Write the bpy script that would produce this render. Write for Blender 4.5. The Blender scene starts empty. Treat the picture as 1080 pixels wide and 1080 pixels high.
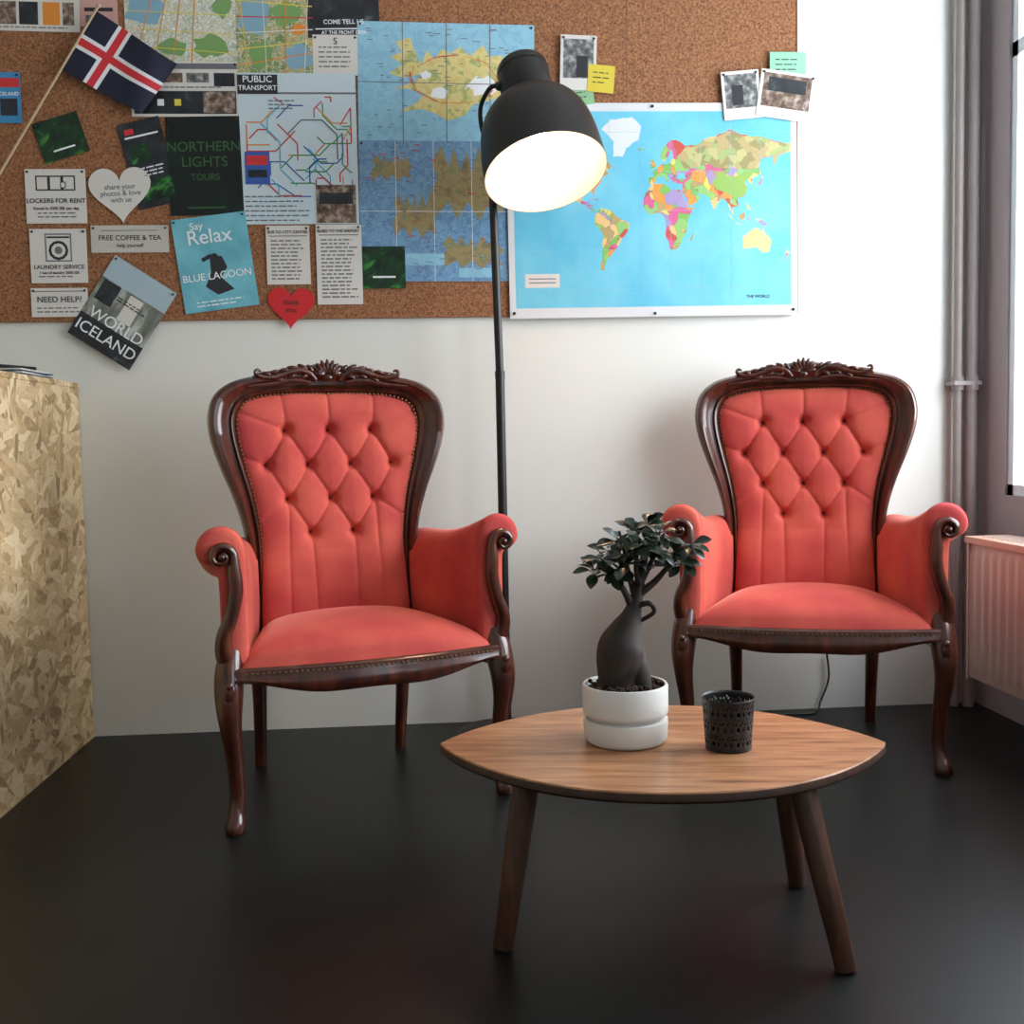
import bpy, bmesh, math, random
from mathutils import Vector, Matrix
random.seed(7)
sc = bpy.context.scene
R = math.radians
# ------------------------------------------------------------------ camera
CAM = Vector((0, -3.06, 0.82)); FPX = 1122.0
a, p, r = R(4.1), R(3.9), R(1.15)
Fw = Vector((math.sin(a)*math.cos(p), math.cos(a)*math.cos(p), -math.sin(p)))
Rt0 = Fw.cross(Vector((0, 0, 1))).normalized(); Up0 = Rt0.cross(Fw).normalized()
Up = Up0*math.cos(r)+Rt0*math.sin(r); Rt = Rt0*math.cos(r)-Up0*math.sin(r)
cd = bpy.data.cameras.new("camera"); cam = bpy.data.objects.new("camera", cd); sc.collection.objects.link(cam)
M = Matrix.Identity(4)
for i in range(3):
    M[i][0] = Rt[i]; M[i][1] = Up[i]; M[i][2] = -Fw[i]; M[i][3] = CAM[i]
cam.matrix_world = M; cd.sensor_width = 36; cd.lens = FPX/1080*36; sc.camera = cam
def wp(px, py, eps=0.0):
    d = Fw*FPX+Rt*(px-540)+Up*(540-py)
    t = (-eps-CAM.y)/d.y
    return CAM+d*t
# ------------------------------------------------------------------ materials
def sr(h):
    def c(v):
        v /= 255.0
        return v/12.92 if v <= .04045 else ((v+.055)/1.055)**2.4
    return (c(h[0]), c(h[1]), c(h[2]), 1)
def newmat(name):
    m = bpy.data.materials.new(name); m.use_nodes = True
    nt = m.node_tree; b = nt.nodes["Principled BSDF"]
    return m, nt, b
def flat(name, rgb, rough=.6, metal=0, var=0.0, scale=30, emit=None, coat=0, bump=0):
    m, nt, b = newmat(name)
    b.inputs["Base Color"].default_value = sr(rgb); b.inputs["Roughness"].default_value = rough
    b.inputs["Metallic"].default_value = metal; b.inputs["Coat Weight"].default_value = coat
    b.inputs["Coat Roughness"].default_value = .15
    tc = nt.nodes.new("ShaderNodeTexCoord"); n = nt.nodes.new("ShaderNodeTexNoise")
    n.inputs["Scale"].default_value = scale; n.inputs["Detail"].default_value = 4
    nt.links.new(tc.outputs["Object"], n.inputs["Vector"])
    if var > 0:
        cr = nt.nodes.new("ShaderNodeValToRGB"); e = cr.color_ramp.elements
        c = sr(rgb); e[0].position = .3; e[1].position = .7
        e[0].color = (c[0]*(1-var), c[1]*(1-var), c[2]*(1-var), 1); e[1].color = (min(1, c[0]*(1+var)), min(1, c[1]*(1+var)), min(1, c[2]*(1+var)), 1)
        nt.links.new(n.outputs["Fac"], cr.inputs["Fac"]); nt.links.new(cr.outputs["Color"], b.inputs["Base Color"])
    if bump > 0:
        bp = nt.nodes.new("ShaderNodeBump"); bp.inputs["Strength"].default_value = bump; bp.inputs["Distance"].default_value = .002
        nt.links.new(n.outputs["Fac"], bp.inputs["Height"]); nt.links.new(bp.outputs["Normal"], b.inputs["Normal"])
    if emit:
        b.inputs["Emission Color"].default_value = (emit[0], emit[1], emit[2], 1); b.inputs["Emission Strength"].default_value = emit[3]
    return m
def ramped(name, stops, vec_scale=(1, 1, 1), scale=10, detail=6, dist=0, rough=.5, coat=0, bump=0, rot=(0, 0, 0), nrough=.55, interp='LINEAR', bdist=.002, spec=.5):
    m, nt, b = newmat(name)
    tc = nt.nodes.new("ShaderNodeTexCoord"); mp = nt.nodes.new("ShaderNodeMapping")
    mp.inputs["Scale"].default_value = vec_scale; mp.inputs["Rotation"].default_value = rot
    n = nt.nodes.new("ShaderNodeTexNoise"); n.inputs["Scale"].default_value = scale; n.inputs["Detail"].default_value = detail
    n.inputs["Distortion"].default_value = dist; n.inputs["Roughness"].default_value = nrough
    cr = nt.nodes.new("ShaderNodeValToRGB"); cr.color_ramp.interpolation = interp
    e = cr.color_ramp.elements
    while len(e) < len(stops): e.new(.5)
    for k, (pos, c) in enumerate(stops): e[k].position = pos
    for k, (pos, c) in enumerate(stops): e[k].color = sr(c)
    nt.links.new(tc.outputs["Object"], mp.inputs["Vector"]); nt.links.new(mp.outputs["Vector"], n.inputs["Vector"])
    nt.links.new(n.outputs["Fac"], cr.inputs["Fac"]); nt.links.new(cr.outputs["Color"], b.inputs["Base Color"])
    b.inputs["Roughness"].default_value = rough; b.inputs["Coat Weight"].default_value = coat; b.inputs["Coat Roughness"].default_value = .12
    b.inputs["Specular IOR Level"].default_value = spec
    if bump > 0:
        bp = nt.nodes.new("ShaderNodeBump"); bp.inputs["Strength"].default_value = bump; bp.inputs["Distance"].default_value = bdist
        nt.links.new(n.outputs["Fac"], bp.inputs["Height"]); nt.links.new(bp.outputs["Normal"], b.inputs["Normal"])
    return m
def mapmat(name, cols, scale=40, road=(235, 235, 230), rw=.03, rough=.35):
    m, nt, b = newmat(name)
    tc = nt.nodes.new("ShaderNodeTexCoord")
    nz = nt.nodes.new("ShaderNodeTexNoise"); nz.inputs["Scale"].default_value = scale*.6
    mx = nt.nodes.new("ShaderNodeMix"); mx.data_type = 'RGBA'; mx.blend_type = 'LINEAR_LIGHT'; mx.inputs[0].default_value = .03
    v = nt.nodes.new("ShaderNodeTexVoronoi"); v.inputs["Scale"].default_value = scale
    v2 = nt.nodes.new("ShaderNodeTexVoronoi"); v2.feature = 'DISTANCE_TO_EDGE'; v2.inputs["Scale"].default_value = scale
    nt.links.new(tc.outputs["Object"], nz.inputs["Vector"]); nt.links.new(tc.outputs["Object"], mx.inputs[6]); nt.links.new(nz.outputs["Color"], mx.inputs[7])
    nt.links.new(mx.outputs[2], v.inputs["Vector"]); nt.links.new(mx.outputs[2], v2.inputs["Vector"])
    sp = nt.nodes.new("ShaderNodeSeparateColor"); nt.links.new(v.outputs["Color"], sp.inputs[0])
    cr = nt.nodes.new("ShaderNodeValToRGB"); cr.color_ramp.interpolation = 'CONSTANT'; e = cr.color_ramp.elements
    while len(e) < len(cols): e.new(.5)
    for k in range(len(cols)): e[k].position = k/len(cols)
    for k, c in enumerate(cols): e[k].color = sr(c)
    nt.links.new(sp.outputs[0], cr.inputs["Fac"])
    lt = nt.nodes.new("ShaderNodeMath"); lt.operation = 'LESS_THAN'; lt.inputs[1].default_value = rw
    nt.links.new(v2.outputs["Distance"], lt.inputs[0])
    m2 = nt.nodes.new("ShaderNodeMix"); m2.data_type = 'RGBA'; nt.links.new(lt.outputs[0], m2.inputs[0])
    nt.links.new(cr.outputs["Color"], m2.inputs[6]); m2.inputs[7].default_value = sr(road)
    nt.links.new(m2.outputs[2], b.inputs["Base Color"]); b.inputs["Roughness"].default_value = rough
    return m
m_wall = flat("wall_paint", (224, 225, 218), .75, var=.015, scale=3, bump=.15)
m_wallr_shade = flat("wall_paint_shaded", (160, 150, 154), .75, var=.02, scale=3, bump=.15)  # wall paint with the side wall's purplish shadow put into the colour
m_ceil = flat("ceiling_paint", (218, 217, 212), .8)
m_floor = ramped("floor_linoleum", [(.3, (11, 14, 13)), (.7, (20, 23, 21))], scale=2.5, detail=8, rough=.40, bump=.06, spec=.34)
m_cork = ramped("cork", [(.28, (70, 42, 25)), (.42, (126, 82, 52)), (.55, (154, 103, 68)), (.75, (186, 136, 95))], scale=150, detail=3, rough=.85, bump=.4, nrough=.7)
def osb():
    m, nt, b = newmat("osb_board")
    tc = nt.nodes.new("ShaderNodeTexCoord"); prev = None
    stops = [(0.0, (150, 122, 84)), (.25, (186, 156, 112)), (.6, (206, 178, 134)), (1.0, (228, 206, 166))]
    for k, rx in enumerate([8, -35, 50, -70, 82, 22, -15]):
        mp = nt.nodes.new("ShaderNodeMapping"); mp.vector_type = 'TEXTURE'
        mp.inputs["Rotation"].default_value = (R(rx), 0, 0); mp.inputs["Scale"].default_value = (.06, .10-.006*k, .017+.001*k)
        mp.inputs["Location"].default_value = (k*.31, k*.17, k*.11)
        nt.links.new(tc.outputs["Object"], mp.inputs["Vector"])
        v = nt.nodes.new("ShaderNodeTexVoronoi"); v.inputs["Scale"].default_value = 1.0; v.inputs["Randomness"].default_value = 1
        nt.links.new(mp.outputs["Vector"], v.inputs["Vector"])
        n = nt.nodes.new("ShaderNodeTexNoise"); n.inputs["Scale"].default_value = 2.5; n.inputs["Detail"].default_value = 5; n.inputs["Roughness"].default_value = .7
        nt.links.new(mp.outputs["Vector"], n.inputs["Vector"])
        sp = nt.nodes.new("ShaderNodeSeparateColor"); nt.links.new(v.outputs["Color"], sp.inputs[0])
        ad = nt.nodes.new("ShaderNodeMath"); ad.operation = 'MULTIPLY_ADD'; ad.inputs[1].default_value = 1.1; ad.inputs[2].default_value = -.55
        nt.links.new(n.outputs["Fac"], ad.inputs[0])
        a2 = nt.nodes.new("ShaderNodeMath"); a2.operation = 'ADD'; nt.links.new(sp.outputs[1], a2.inputs[0]); nt.links.new(ad.outputs[0], a2.inputs[1])
        cr = nt.nodes.new("ShaderNodeValToRGB"); e = cr.color_ramp.elements; e.new(.3); e.new(.6)
        for q, (pp, c) in enumerate(stops): e[q].position = pp
        for q, (pp, c) in enumerate(stops): e[q].color = sr(c)
        nt.links.new(a2.outputs[0], cr.inputs["Fac"])
        if prev is None: prev = cr.outputs["Color"]
        else:
            gt = nt.nodes.new("ShaderNodeMath"); gt.operation = 'GREATER_THAN'; gt.inputs[1].default_value = .66; nt.links.new(sp.outputs[0], gt.inputs[0])
            mx = nt.nodes.new("ShaderNodeMix"); mx.data_type = 'RGBA'; nt.links.new(gt.outputs[0], mx.inputs[0]); nt.links.new(prev, mx.inputs[6]); nt.links.new(cr.outputs["Color"], mx.inputs[7])
            prev = mx.outputs[2]
    nt.links.new(prev, b.inputs["Base Color"]); b.inputs["Roughness"].default_value = .6
    return m
m_osb = osb()
m_mahog = ramped("mahogany", [(.3, (42, 17, 10)), (.55, (74, 31, 18)), (.75, (104, 50, 28))], vec_scale=(6, 6, 1), scale=9, detail=6, rough=.30, coat=.5)
def velvet():
    m, nt, b = newmat("coral_velvet")
    tc = nt.nodes.new("ShaderNodeTexCoord"); n = nt.nodes.new("ShaderNodeTexNoise"); n.inputs["Scale"].default_value = 6; n.inputs["Detail"].default_value = 6
    cr = nt.nodes.new("ShaderNodeValToRGB"); e = cr.color_ramp.elements
    e[0].position = .35; e[1].position = .68; e[0].color = sr((184, 66, 66)); e[1].color = sr((212, 98, 80))
    nt.links.new(tc.outputs["Object"], n.inputs["Vector"]); nt.links.new(n.outputs["Fac"], cr.inputs["Fac"]); nt.links.new(cr.outputs["Color"], b.inputs["Base Color"])
    b.inputs["Roughness"].default_value = .8; b.inputs["Sheen Weight"].default_value = .75; b.inputs["Sheen Roughness"].default_value = .3
    b.inputs["Sheen Tint"].default_value = sr((255, 185, 165)); b.inputs["Specular IOR Level"].default_value = .25
    n2 = nt.nodes.new("ShaderNodeTexNoise"); n2.inputs["Scale"].default_value = 260; nt.links.new(tc.outputs["Object"], n2.inputs["Vector"])
    bp = nt.nodes.new("ShaderNodeBump"); bp.inputs["Strength"].default_value = .45; bp.inputs["Distance"].default_value = .001
    nt.links.new(n2.outputs["Fac"], bp.inputs["Height"]); nt.links.new(bp.outputs["Normal"], b.inputs["Normal"])
    return m
m_velvet = velvet()
m_button = flat("velvet_button", (130, 34, 32), .8)
m_brass = flat("aged_brass", (150, 120, 84), .38, metal=1)
m_table = ramped("walnut_veneer", [(.25, (112, 72, 44)), (.45, (152, 104, 68)), (.6, (176, 126, 86)), (.8, (196, 148, 106))], vec_scale=(1.2, 14, 14), scale=5, detail=8, dist=.6, rough=.42, coat=.15)
m_tleg = ramped("walnut_leg", [(.3, (58, 34, 24)), (.7, (90, 54, 37))], vec_scale=(10, 10, 1), scale=8, rough=.45)
m_tedge = ramped("walnut_edge", [(.3, (46, 28, 20)), (.7, (72, 45, 30))], vec_scale=(1, 10, 10), scale=8, rough=.5)
m_black = flat("black_metal", (20, 20, 21), .42, bump=.05, scale=200)
m_shadein = flat("enamel_glow_tint", (214, 186, 160), .5)  # white lining tinted so the lamp's warm glow is in its colour
m_bulb = flat("lamp_bulb", (255, 250, 240), .3, emit=(1, .76, .52, 90))
m_white = flat("white_ceramic", (220, 220, 216), .35, var=.01)
m_soil = ramped("soil", [(.3, (24, 15, 10)), (.7, (66, 44, 30))], scale=120, rough=.95, bump=.8, bdist=.006)
m_bark = ramped("ficus_bark", [(.3, (26, 20, 16)), (.6, (52, 42, 34)), (.8, (84, 72, 58))], vec_scale=(1, 1, .5), scale=30, rough=.65, bump=.4)
m_leaf = ramped("ficus_leaf", [(.3, (8, 24, 13)), (.7, (24, 48, 26))], scale=14, rough=.36, coat=.2)
m_pipe = flat("painted_pipe", (146, 136, 134), .45)
m_rad = flat("radiator_enamel", (192, 176, 166), .4)
m_radtop = flat("radiator_cover", (206, 162, 142), .45)
m_frame = flat("window_frame_paint", (222, 232, 242), .4)
m_paper = flat("paper_white", (216, 211, 204), .6, var=.015, scale=8)
m_ink = flat("ink_dark", (40, 40, 46), .6)
m_inkg = flat("ink_grey", (110, 110, 114), .6)
m_whiteink = flat("ink_white", (235, 238, 240), .6)
m_pin = flat("pin_black", (20, 20, 22), .3)
# ------------------------------------------------------------------ mesh builder
def catmull(pts, n):
    out = []; L = len(pts)
    for i in range(L-1):
        p0 = pts[max(i-1, 0)]; p1 = pts[i]; p2 = pts[i+1]; p3 = pts[min(i+2, L-1)]
        for k in range(n):
            t = k/n
            out.append(tuple(.5*((2*b)+(-q+c)*t+(2*q-5*b+4*c-d)*t*t+(-q+3*b-3*c+d)*t**3) for q, b, c, d in zip(p0, p1, p2, p3)))
    out.append(tuple(pts[-1])); return out
class MB:
    def __init__(s): s.v = []; s.f = []; s.m = []
    def add(s, vs, fs, m=0):
        o = len(s.v); s.v += [tuple(v) for v in vs]; s.f += [tuple(i+o for i in f) for f in fs]; s.m += [m]*len(fs)
    def grid(s, fn, nu, nv, m=0):
        vs = [fn(i/nu, j/nv) for i in range(nu+1) for j in range(nv+1)]
        s.add(vs, [(i*(nv+1)+j, (i+1)*(nv+1)+j, (i+1)*(nv+1)+j+1, i*(nv+1)+j+1) for i in range(nu) for j in range(nv)], m)
    def loft(s, rings, m=0, caps=True, closed=True):
        n = len(rings[0]); vs = [v for rg in rings for v in rg]; fs = []
        for i in range(len(rings)-1):
            for j in range(n if closed else n-1):
                k = (j+1) % n
                fs.append((i*n+j, i*n+k, (i+1)*n+k, (i+1)*n+j))
        if caps: fs.append(tuple(range(n-1, -1, -1))); fs.append(tuple((len(rings)-1)*n+j for j in range(n)))
        s.add(vs, fs, m)
    def tube(s, pts, m=0, n=12, ref=(0, 1, 0), caps=True):
        ref = Vector(ref); P = [Vector(q[:3]) for q in pts]; rings = []
        for i, q in enumerate(pts):
            t = (P[min(i+1, len(P)-1)]-P[max(i-1, 0)]).normalized()
            nn = (ref-t*ref.dot(t)).normalized(); b = t.cross(nn)
            ra = q[3]; rb = q[4] if len(q) > 4 else ra
            rings.append([P[i]+nn*math.cos(2*math.pi*k/n)*ra+b*math.sin(2*math.pi*k/n)*rb for k in range(n)])
        s.loft(rings, m, caps)
    def ball(s, c, rad, m=0, rot=None, nu=12, nv=8):
        if not hasattr(rad, '__len__'): rad = (rad,)*3
        c = Vector(c); vs = []; fs = []
        for j in range(1, nv):
            th = math.pi*j/nv
            for i in range(nu):
                ph = 2*math.pi*i/nu
                v = Vector((rad[0]*math.sin(th)*math.cos(ph), rad[1]*math.sin(th)*math.sin(ph), rad[2]*math.cos(th)))
                vs.append(c+(rot@v if rot else v))
        tv = Vector((0, 0, rad[2])); vs.append(c+(rot@tv if rot else tv)); vs.append(c-(rot@tv if rot else tv))
        T = len(vs)-2; B = T+1
        for j in range(nv-2):
            for i in range(nu):
                k = (i+1) % nu; fs.append((j*nu+i, (j+1)*nu+i, (j+1)*nu+k, j*nu+k))
        for i in range(nu):
            k = (i+1) % nu; fs.append((T, i, k)); fs.append((B, (nv-2)*nu+k, (nv-2)*nu+i))
        s.add(vs, fs, m)
    def box(s, x0, x1, y0, y1, z0, z1, m=0, mat=None):
        vs = [Vector((x, y, z)) for x in (x0, x1) for y in (y0, y1) for z in (z0, z1)]
        if mat: vs = [mat@v for v in vs]
        s.add(vs, [(0, 1, 3, 2), (4, 6, 7, 5), (0, 4, 5, 1), (2, 3, 7, 6), (0, 2, 6, 4), (1, 5, 7, 3)], m)
    def lathe(s, prof, m=0, n=40, mat=None, caps=False):
        rings = []
        for (rr, z) in prof:
            rg = [Vector((rr*math.cos(2*math.pi*k/n), rr*math.sin(2*math.pi*k/n), z)) for k in range(n)]
            rings.append([mat@v for v in rg] if mat else rg)
        s.loft(rings, m, caps)
    def obj(s, name, mats, parent=None, smooth=True, ang=40, recalc=True):
        me = bpy.data.meshes.new(name); me.from_pydata(s.v, [], s.f); me.validate()
        for mt in mats: me.materials.append(mt)
        if len(me.polygons) == len(s.m): me.polygons.foreach_set("material_index", s.m)
        if recalc:
            bm = bmesh.new(); bm.from_mesh(me); bmesh.ops.recalc_face_normals(bm, faces=bm.faces); bm.to_mesh(me); bm.free()
        if smooth:
            for pl in me.polygons: pl.use_smooth = True
            me.set_sharp_from_angle(angle=R(ang))
        o = bpy.data.objects.new(name, me); sc.collection.objects.link(o)
        if parent: o.parent = parent
        return o
def empty(name, loc=(0, 0, 0), rz=0):
    e = bpy.data.objects.new(name, None); sc.collection.objects.link(e); e.location = loc; e.rotation_euler = (0, 0, rz); e.empty_display_size = .1
    return e
def boxobj(name, x0, x1, y0, y1, z0, z1, mat):
    b = MB(); b.box(x0, x1, y0, y1, z0, z1); return b.obj(name, [mat], smooth=False)
# ------------------------------------------------------------------ room
XR = 1.61; XL = -2.6; YB = -4.8; ZC = 2.75
boxobj("floor", XL-.2, XR+.25, YB-.2, .2, -.12, 0, m_floor)
boxobj("ceiling", XL-.2, XR+.25, YB-.2, .2, ZC, ZC+.12, m_ceil)
boxobj("wall_back", XL-.2, XR+.25, 0, .2, 0, ZC, m_wall)
boxobj("wall_left", XL-.2, XL, YB, 0, 0, ZC, m_wall)
boxobj("wall_front", XL-.2, XR+.25, YB-.2, YB, 0, ZC, m_wall)
wins = [(-1.75, -.155), (-4.2, -2.5)]; WZ0, WZ1 = .635, 2.35  # second opening is unseen, added to bring in fill light
b = MB(); T = XR+.25
b.box(XR, T, YB, 0, 0, WZ0); b.box(XR, T, YB, 0, WZ1, ZC)
b.box(XR, T, wins[0][1], 0, WZ0, WZ1); b.box(XR, T, wins[1][1], wins[0][0], WZ0, WZ1); b.box(XR, T, YB, wins[1][0], WZ0, WZ1)
b.obj("wall_right", [m_wallr_shade], smooth=False)
mg, nt, bs = newmat("window_glass")
for n in list(nt.nodes):
    if n.type == 'BSDF_PRINCIPLED': nt.nodes.remove(n)
tr = nt.nodes.new("ShaderNodeBsdfTransparent"); gl = nt.nodes.new("ShaderNodeBsdfGlossy"); gl.inputs["Roughness"].default_value = .02
mx = nt.nodes.new("ShaderNodeMixShader"); mx.inputs[0].default_value = .06
nt.links.new(tr.outputs[0], mx.inputs[1]); nt.links.new(gl.outputs[0], mx.inputs[2]); nt.links.new(mx.outputs[0], nt.nodes["Material Output"].inputs[0])
for k, (y0, y1) in enumerate(wins):
    e = empty("window_%d" % (k+1), (XR+.03, (y0+y1)/2, (WZ0+WZ1)/2))
    hw = (y1-y0)/2; hh = (WZ1-WZ0)/2; fb = MB(); t = .03
    for (ya, yb, za, zb) in [(-hw, -hw+t, -hh, hh), (hw-t, hw, -hh, hh), (-hw, hw, -hh, -hh+t), (-hw, hw, hh-t, hh), (-.025, .025, -hh, hh), (-hw, hw, .35, .39)]:
        fb.box(-.022, .022, ya, yb, za, zb)
    # pale lining added in the outer reveal to brighten the visible edge
    fb.box(.022, .219, hw-.006, hw, -hh, hh); fb.box(.022, .219, -hw, -hw+.006, -hh, hh); fb.box(.022, .219, -hw, hw, -hh, -hh+.006)
    fb.obj("frame", [m_frame], e, smooth=False)
    g = MB(); g.box(-.003, .003, -hw+t, hw-t, -hh+t, hh-t); g.obj("pane", [mg], e, smooth=False)
    ld = bpy.data.lights.new("daylight_%d" % (k+1), 'AREA'); ld.shape = 'RECTANGLE'; ld.size = (y1-y0); ld.size_y = WZ1-WZ0
    ld.energy = (112, 36)[k]; ld.color = (.92, .96, 1.0)  # second lamp is added fill behind the unseen opening
    lo = bpy.data.objects.new("daylight_%d" % (k+1), ld); sc.collection.objects.link(lo); lo.location = (XR+.45, (y0+y1)/2, (WZ0+WZ1)/2+.1)
    lo.rotation_euler = (0, R(90), 0)
w = bpy.data.worlds.new("sky"); sc.world = w; w.use_nodes = True
w.node_tree.nodes["Background"].inputs[0].default_value = (.72, .86, 1, 1); w.node_tree.nodes["Background"].inputs[1].default_value = 1.3
# counter (osb)
ctr = empty("osb_counter", (0, 0, 0)); b = MB()
b.box(-1.75, -.985, -1.3, -.003, 0, .987); b.obj("body", [m_osb], ctr, smooth=False)
b = MB(); b.box(-1.76, -.982, -1.31, -.002, .987, 1.0); b.obj("top", [m_osb], ctr, smooth=False)
b = MB()
for k in range(5): 
    mt = Matrix.Translation((-1.06, -.26, 0))@Matrix.Rotation(R(random.uniform(-8, 8)), 4, 'Z')
    b.box(-.055, .055, -.10, .10, 1.0+k*.004, 1.0+k*.004+.003, k % 2, mt)
b.tube([(-1.08, -.38, 1.026, .005), (-1.02, -.22, 1.026, .005)], 2, 8, (0, 0, 1))
b.obj("leaflet_stack", [m_paper, flat("leaflet_blue", (70, 90, 110)), m_black], smooth=False)
# pipes
e = empty("heating_pipes", (0, 0, 0)); b = MB()
b.tube([(1.530, -.035, 0.001, .012), (1.530, -.035, ZC-.001, .012)], 0, 16, (1, 0, 0)); b.tube([(1.568, -.04, 0.001, .017), (1.568, -.04, ZC-.001, .017)], 0, 16, (1, 0, 0))
zb = wp(1007, 405).z
b.box(1.508, 1.59, -.062, -.001, zb-.006, zb+.006); b.tube([(1.530, -.035, zb-.02, .018), (1.530, -.035, zb+.02, .018)], 0, 16, (1, 0, 0)); b.tube([(1.568, -.04, zb-.02, .022), (1.568, -.04, zb+.02, .022)], 0, 16, (1, 0, 0))
b.obj("pipes", [m_pipe], e)
# radiator
e = empty("radiator", (0, 0, 0)); b = MB(); ry0, ry1 = -1.5, -.27; xf = 1.452
def rf(u, v):
    y = ry0+(ry1-ry0)*u; d = .005*(.5+.5*math.cos(u*2*math.pi*30))
    zz = .15+.36*v
    if v < .04 or v > .96: d = 0
    return (xf-.001-d, y, zz)
b.grid(rf, 360, 26, 0)
b.box(xf, 1.475, ry0, ry1, .145, .515, 0); b.box(1.52, 1.545, ry0, ry1, .145, .515, 0)
b.box(xf-.008, 1.56, ry0-.004, ry0+.004, .14, .52, 0); b.box(xf-.008, 1.56, ry1-.004, ry1+.004, .14, .52, 0)
b.box(xf-.012, 1.565, ry0-.01, ry1+.01, .515, .532, 1)
for k in range(50):
    y = ry0+.03+k*(ry1-ry0-.06)/49; b.box(xf+.02, 1.55, y-.004, y+.004, .532, .534, 0)
b.box(1.545, XR-.002, ry0+.15, ry0+.19, .2, .5, 0); b.box(1.545, XR-.002, ry1-.19, ry1-.15, .2, .5, 0)
b.tube([(1.53, ry1+.005, .20, .01), (1.565, -.07, .20, .01)], 0, 12, (0, 0, 1))
b.obj("panel", [m_rad, m_radtop], e)
# ------------------------------------------------------------------ cork board + posters
cr_ = wp(839, 330)
b = MB(); zbt = wp(300, 337).z
b.box(-1.75, cr_.x, -.012, -.001, zbt, 2.3, 0)
b.box(cr_.x-.001, cr_.x+.003, -.013, -.001, zbt, 2.3, 1)
for xx in (wp(536, 200).x, wp(252, 200).x, wp(660, 60).x): b.box(xx-.0008, xx+.0008, -.0123, -.012, zbt, 2.3, 1)
b.obj("cork_board", [m_cork, flat("cork_edge", (110, 72, 46), .8)], smooth=False)
def seg(x0, y0, x1, y1, wd):
    d = Vector((x1-x0, y1-y0)); 
    if d.length == 0: d = Vector((1, 0))
    d.normalize(); n = Vector((-d.y, d.x))*wd/2
    return [(x0+n.x, y0+n.y), (x0-n.x, y0-n.y), (x1-n.x, y1-n.y), (x1+n.x, y1+n.y)]
def rect(x, y, w, h): return [(x-w/2, y-h/2), (x+w/2, y-h/2), (x+w/2, y+h/2), (x-w/2, y+h/2)]
LAY = [0]
def poster(name, cx, cy, w, h, ang, base, els=(), texts=(), eps=None, outline=None, pins=True, extrapins=()):
    LAY[0] += 1
    if eps is None: eps = .0135+LAY[0]*.00012
    c = wp(cx, cy, eps); s = (wp(cx+1, cy, eps)-wp(cx-1, cy, eps)).length/2
    A = R(ang); cs, sn = math.cos(A), math.sin(A)
    Mx = Matrix(((cs, -sn, 0, c.x), (0, 0, -1, c.y), (sn, cs, 0, c.z), (0, 0, 0, 1)))
    mats = [base]; b = MB()
    ol = outline or rect(0, 0, w, h)
    k = len(ol)
    b.add([(x*s, y*s, 0) for x, y in ol]+[(x*s, y*s, -.0007) for x, y in ol],
          [tuple(range(k)), tuple(range(2*k-1, k-1, -1))]+[(i, i+k, (i+1) % k+k, (i+1) % k) for i in range(k)], 0)
    dz = .00004 if len(els) < 30 else .00001; zt = .0002
    for q, (poly, mt) in enumerate(els):
        if mt not in mats: mats.append(mt)
        zt = .0002+dz*q
        b.add([(x*s, y*s, zt) for x, y in poly], [tuple(range(len(poly)))], mats.index(mt))
    if pins and not outline:
        if m_pin not in mats: mats.append(m_pin)
        for sx in (-1, 1):
            b.ball(((w/2-3)*sx*s, (h/2-3)*s, .002), (.0035, .0035, .003), mats.index(m_pin), nu=8, nv=6)
        for (x, y) in extrapins: b.ball((x*s, y*s, .002), (.0045, .0045, .004), mats.index(m_pin), nu=8, nv=6)
    o = b.obj(name, mats, smooth=False, recalc=False); o.matrix_world = Mx
    for (tx, x, y, size, mt) in texts:
        cu = bpy.data.curves.new("lettering", 'FONT'); cu.body = tx; cu.size = size*s*1.08; cu.align_x = 'CENTER'; cu.align_y = 'CENTER'; cu.materials.append(mt)
        cu.offset = .0002
        t = bpy.data.objects.new("lettering", cu); sc.collection.objects.link(t); t.parent = o; t.location = (x*s, y*s, zt+.0002)
    return o
def lines(x0, x1, y0, y1, dy, mt=m_inkg, wd=1.3):
    out = []; y = y0
    while y > y1:
        x = x0; xe = x1-random.uniform(0, .25)*(x1-x0)
        while x < xe:
            L = random.uniform(3, 9); out.append((seg(x, y, min(x+L, xe), y, wd), mt)); x += L+1.6
        y -= dy
    return out
C = lambda n, rgb, **k: flat("print_"+n, rgb, k.pop('rough', .45), **k)
red = C("red", (205, 50, 50)); blue = C("blue", (50, 90, 170)); green = C("green", (70, 150, 80)); orange = C("orange", (225, 140, 50)); mag = C("magenta", (200, 70, 140)); cyan = C("cyan", (80, 180, 205)); yel = C("yellow", (225, 205, 80)); water = C("water", (130, 170, 190)); park = C("park", (120, 160, 96))
dark = ramped("print_dark_photo", [(.3, (14, 16, 20)), (.6, (44, 48, 54)), (.8, (120, 124, 128))], scale=22, rough=.4)
photo1 = ramped("print_photo_a", [(.3, (40, 34, 30)), (.5, (120, 96, 80)), (.7, (190, 180, 170))], scale=45, rough=.35)
photo2 = ramped("print_photo_b", [(.3, (30, 30, 30)), (.5, (110, 112, 112)), (.7, (200, 200, 196))], scale=50, rough=.35)
aurora = ramped("print_aurora", [(.35, (8, 18, 16)), (.55, (20, 62, 34)), (.7, (80, 170, 60))], scale=14, dist=1.5, rough=.35)
aurora_d = ramped("print_aurora_dark", [(.4, (6, 12, 14)), (.7, (12, 34, 28)), (.85, (30, 70, 40))], scale=6, dist=1, rough=.35)
dgreen = C("dim_green", (48, 92, 50))
city = mapmat("print_city_map", [(196, 196, 160), (186, 190, 176), (200, 196, 166), (206, 198, 176), (176, 186, 160)], 70, rw=.05)
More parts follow.
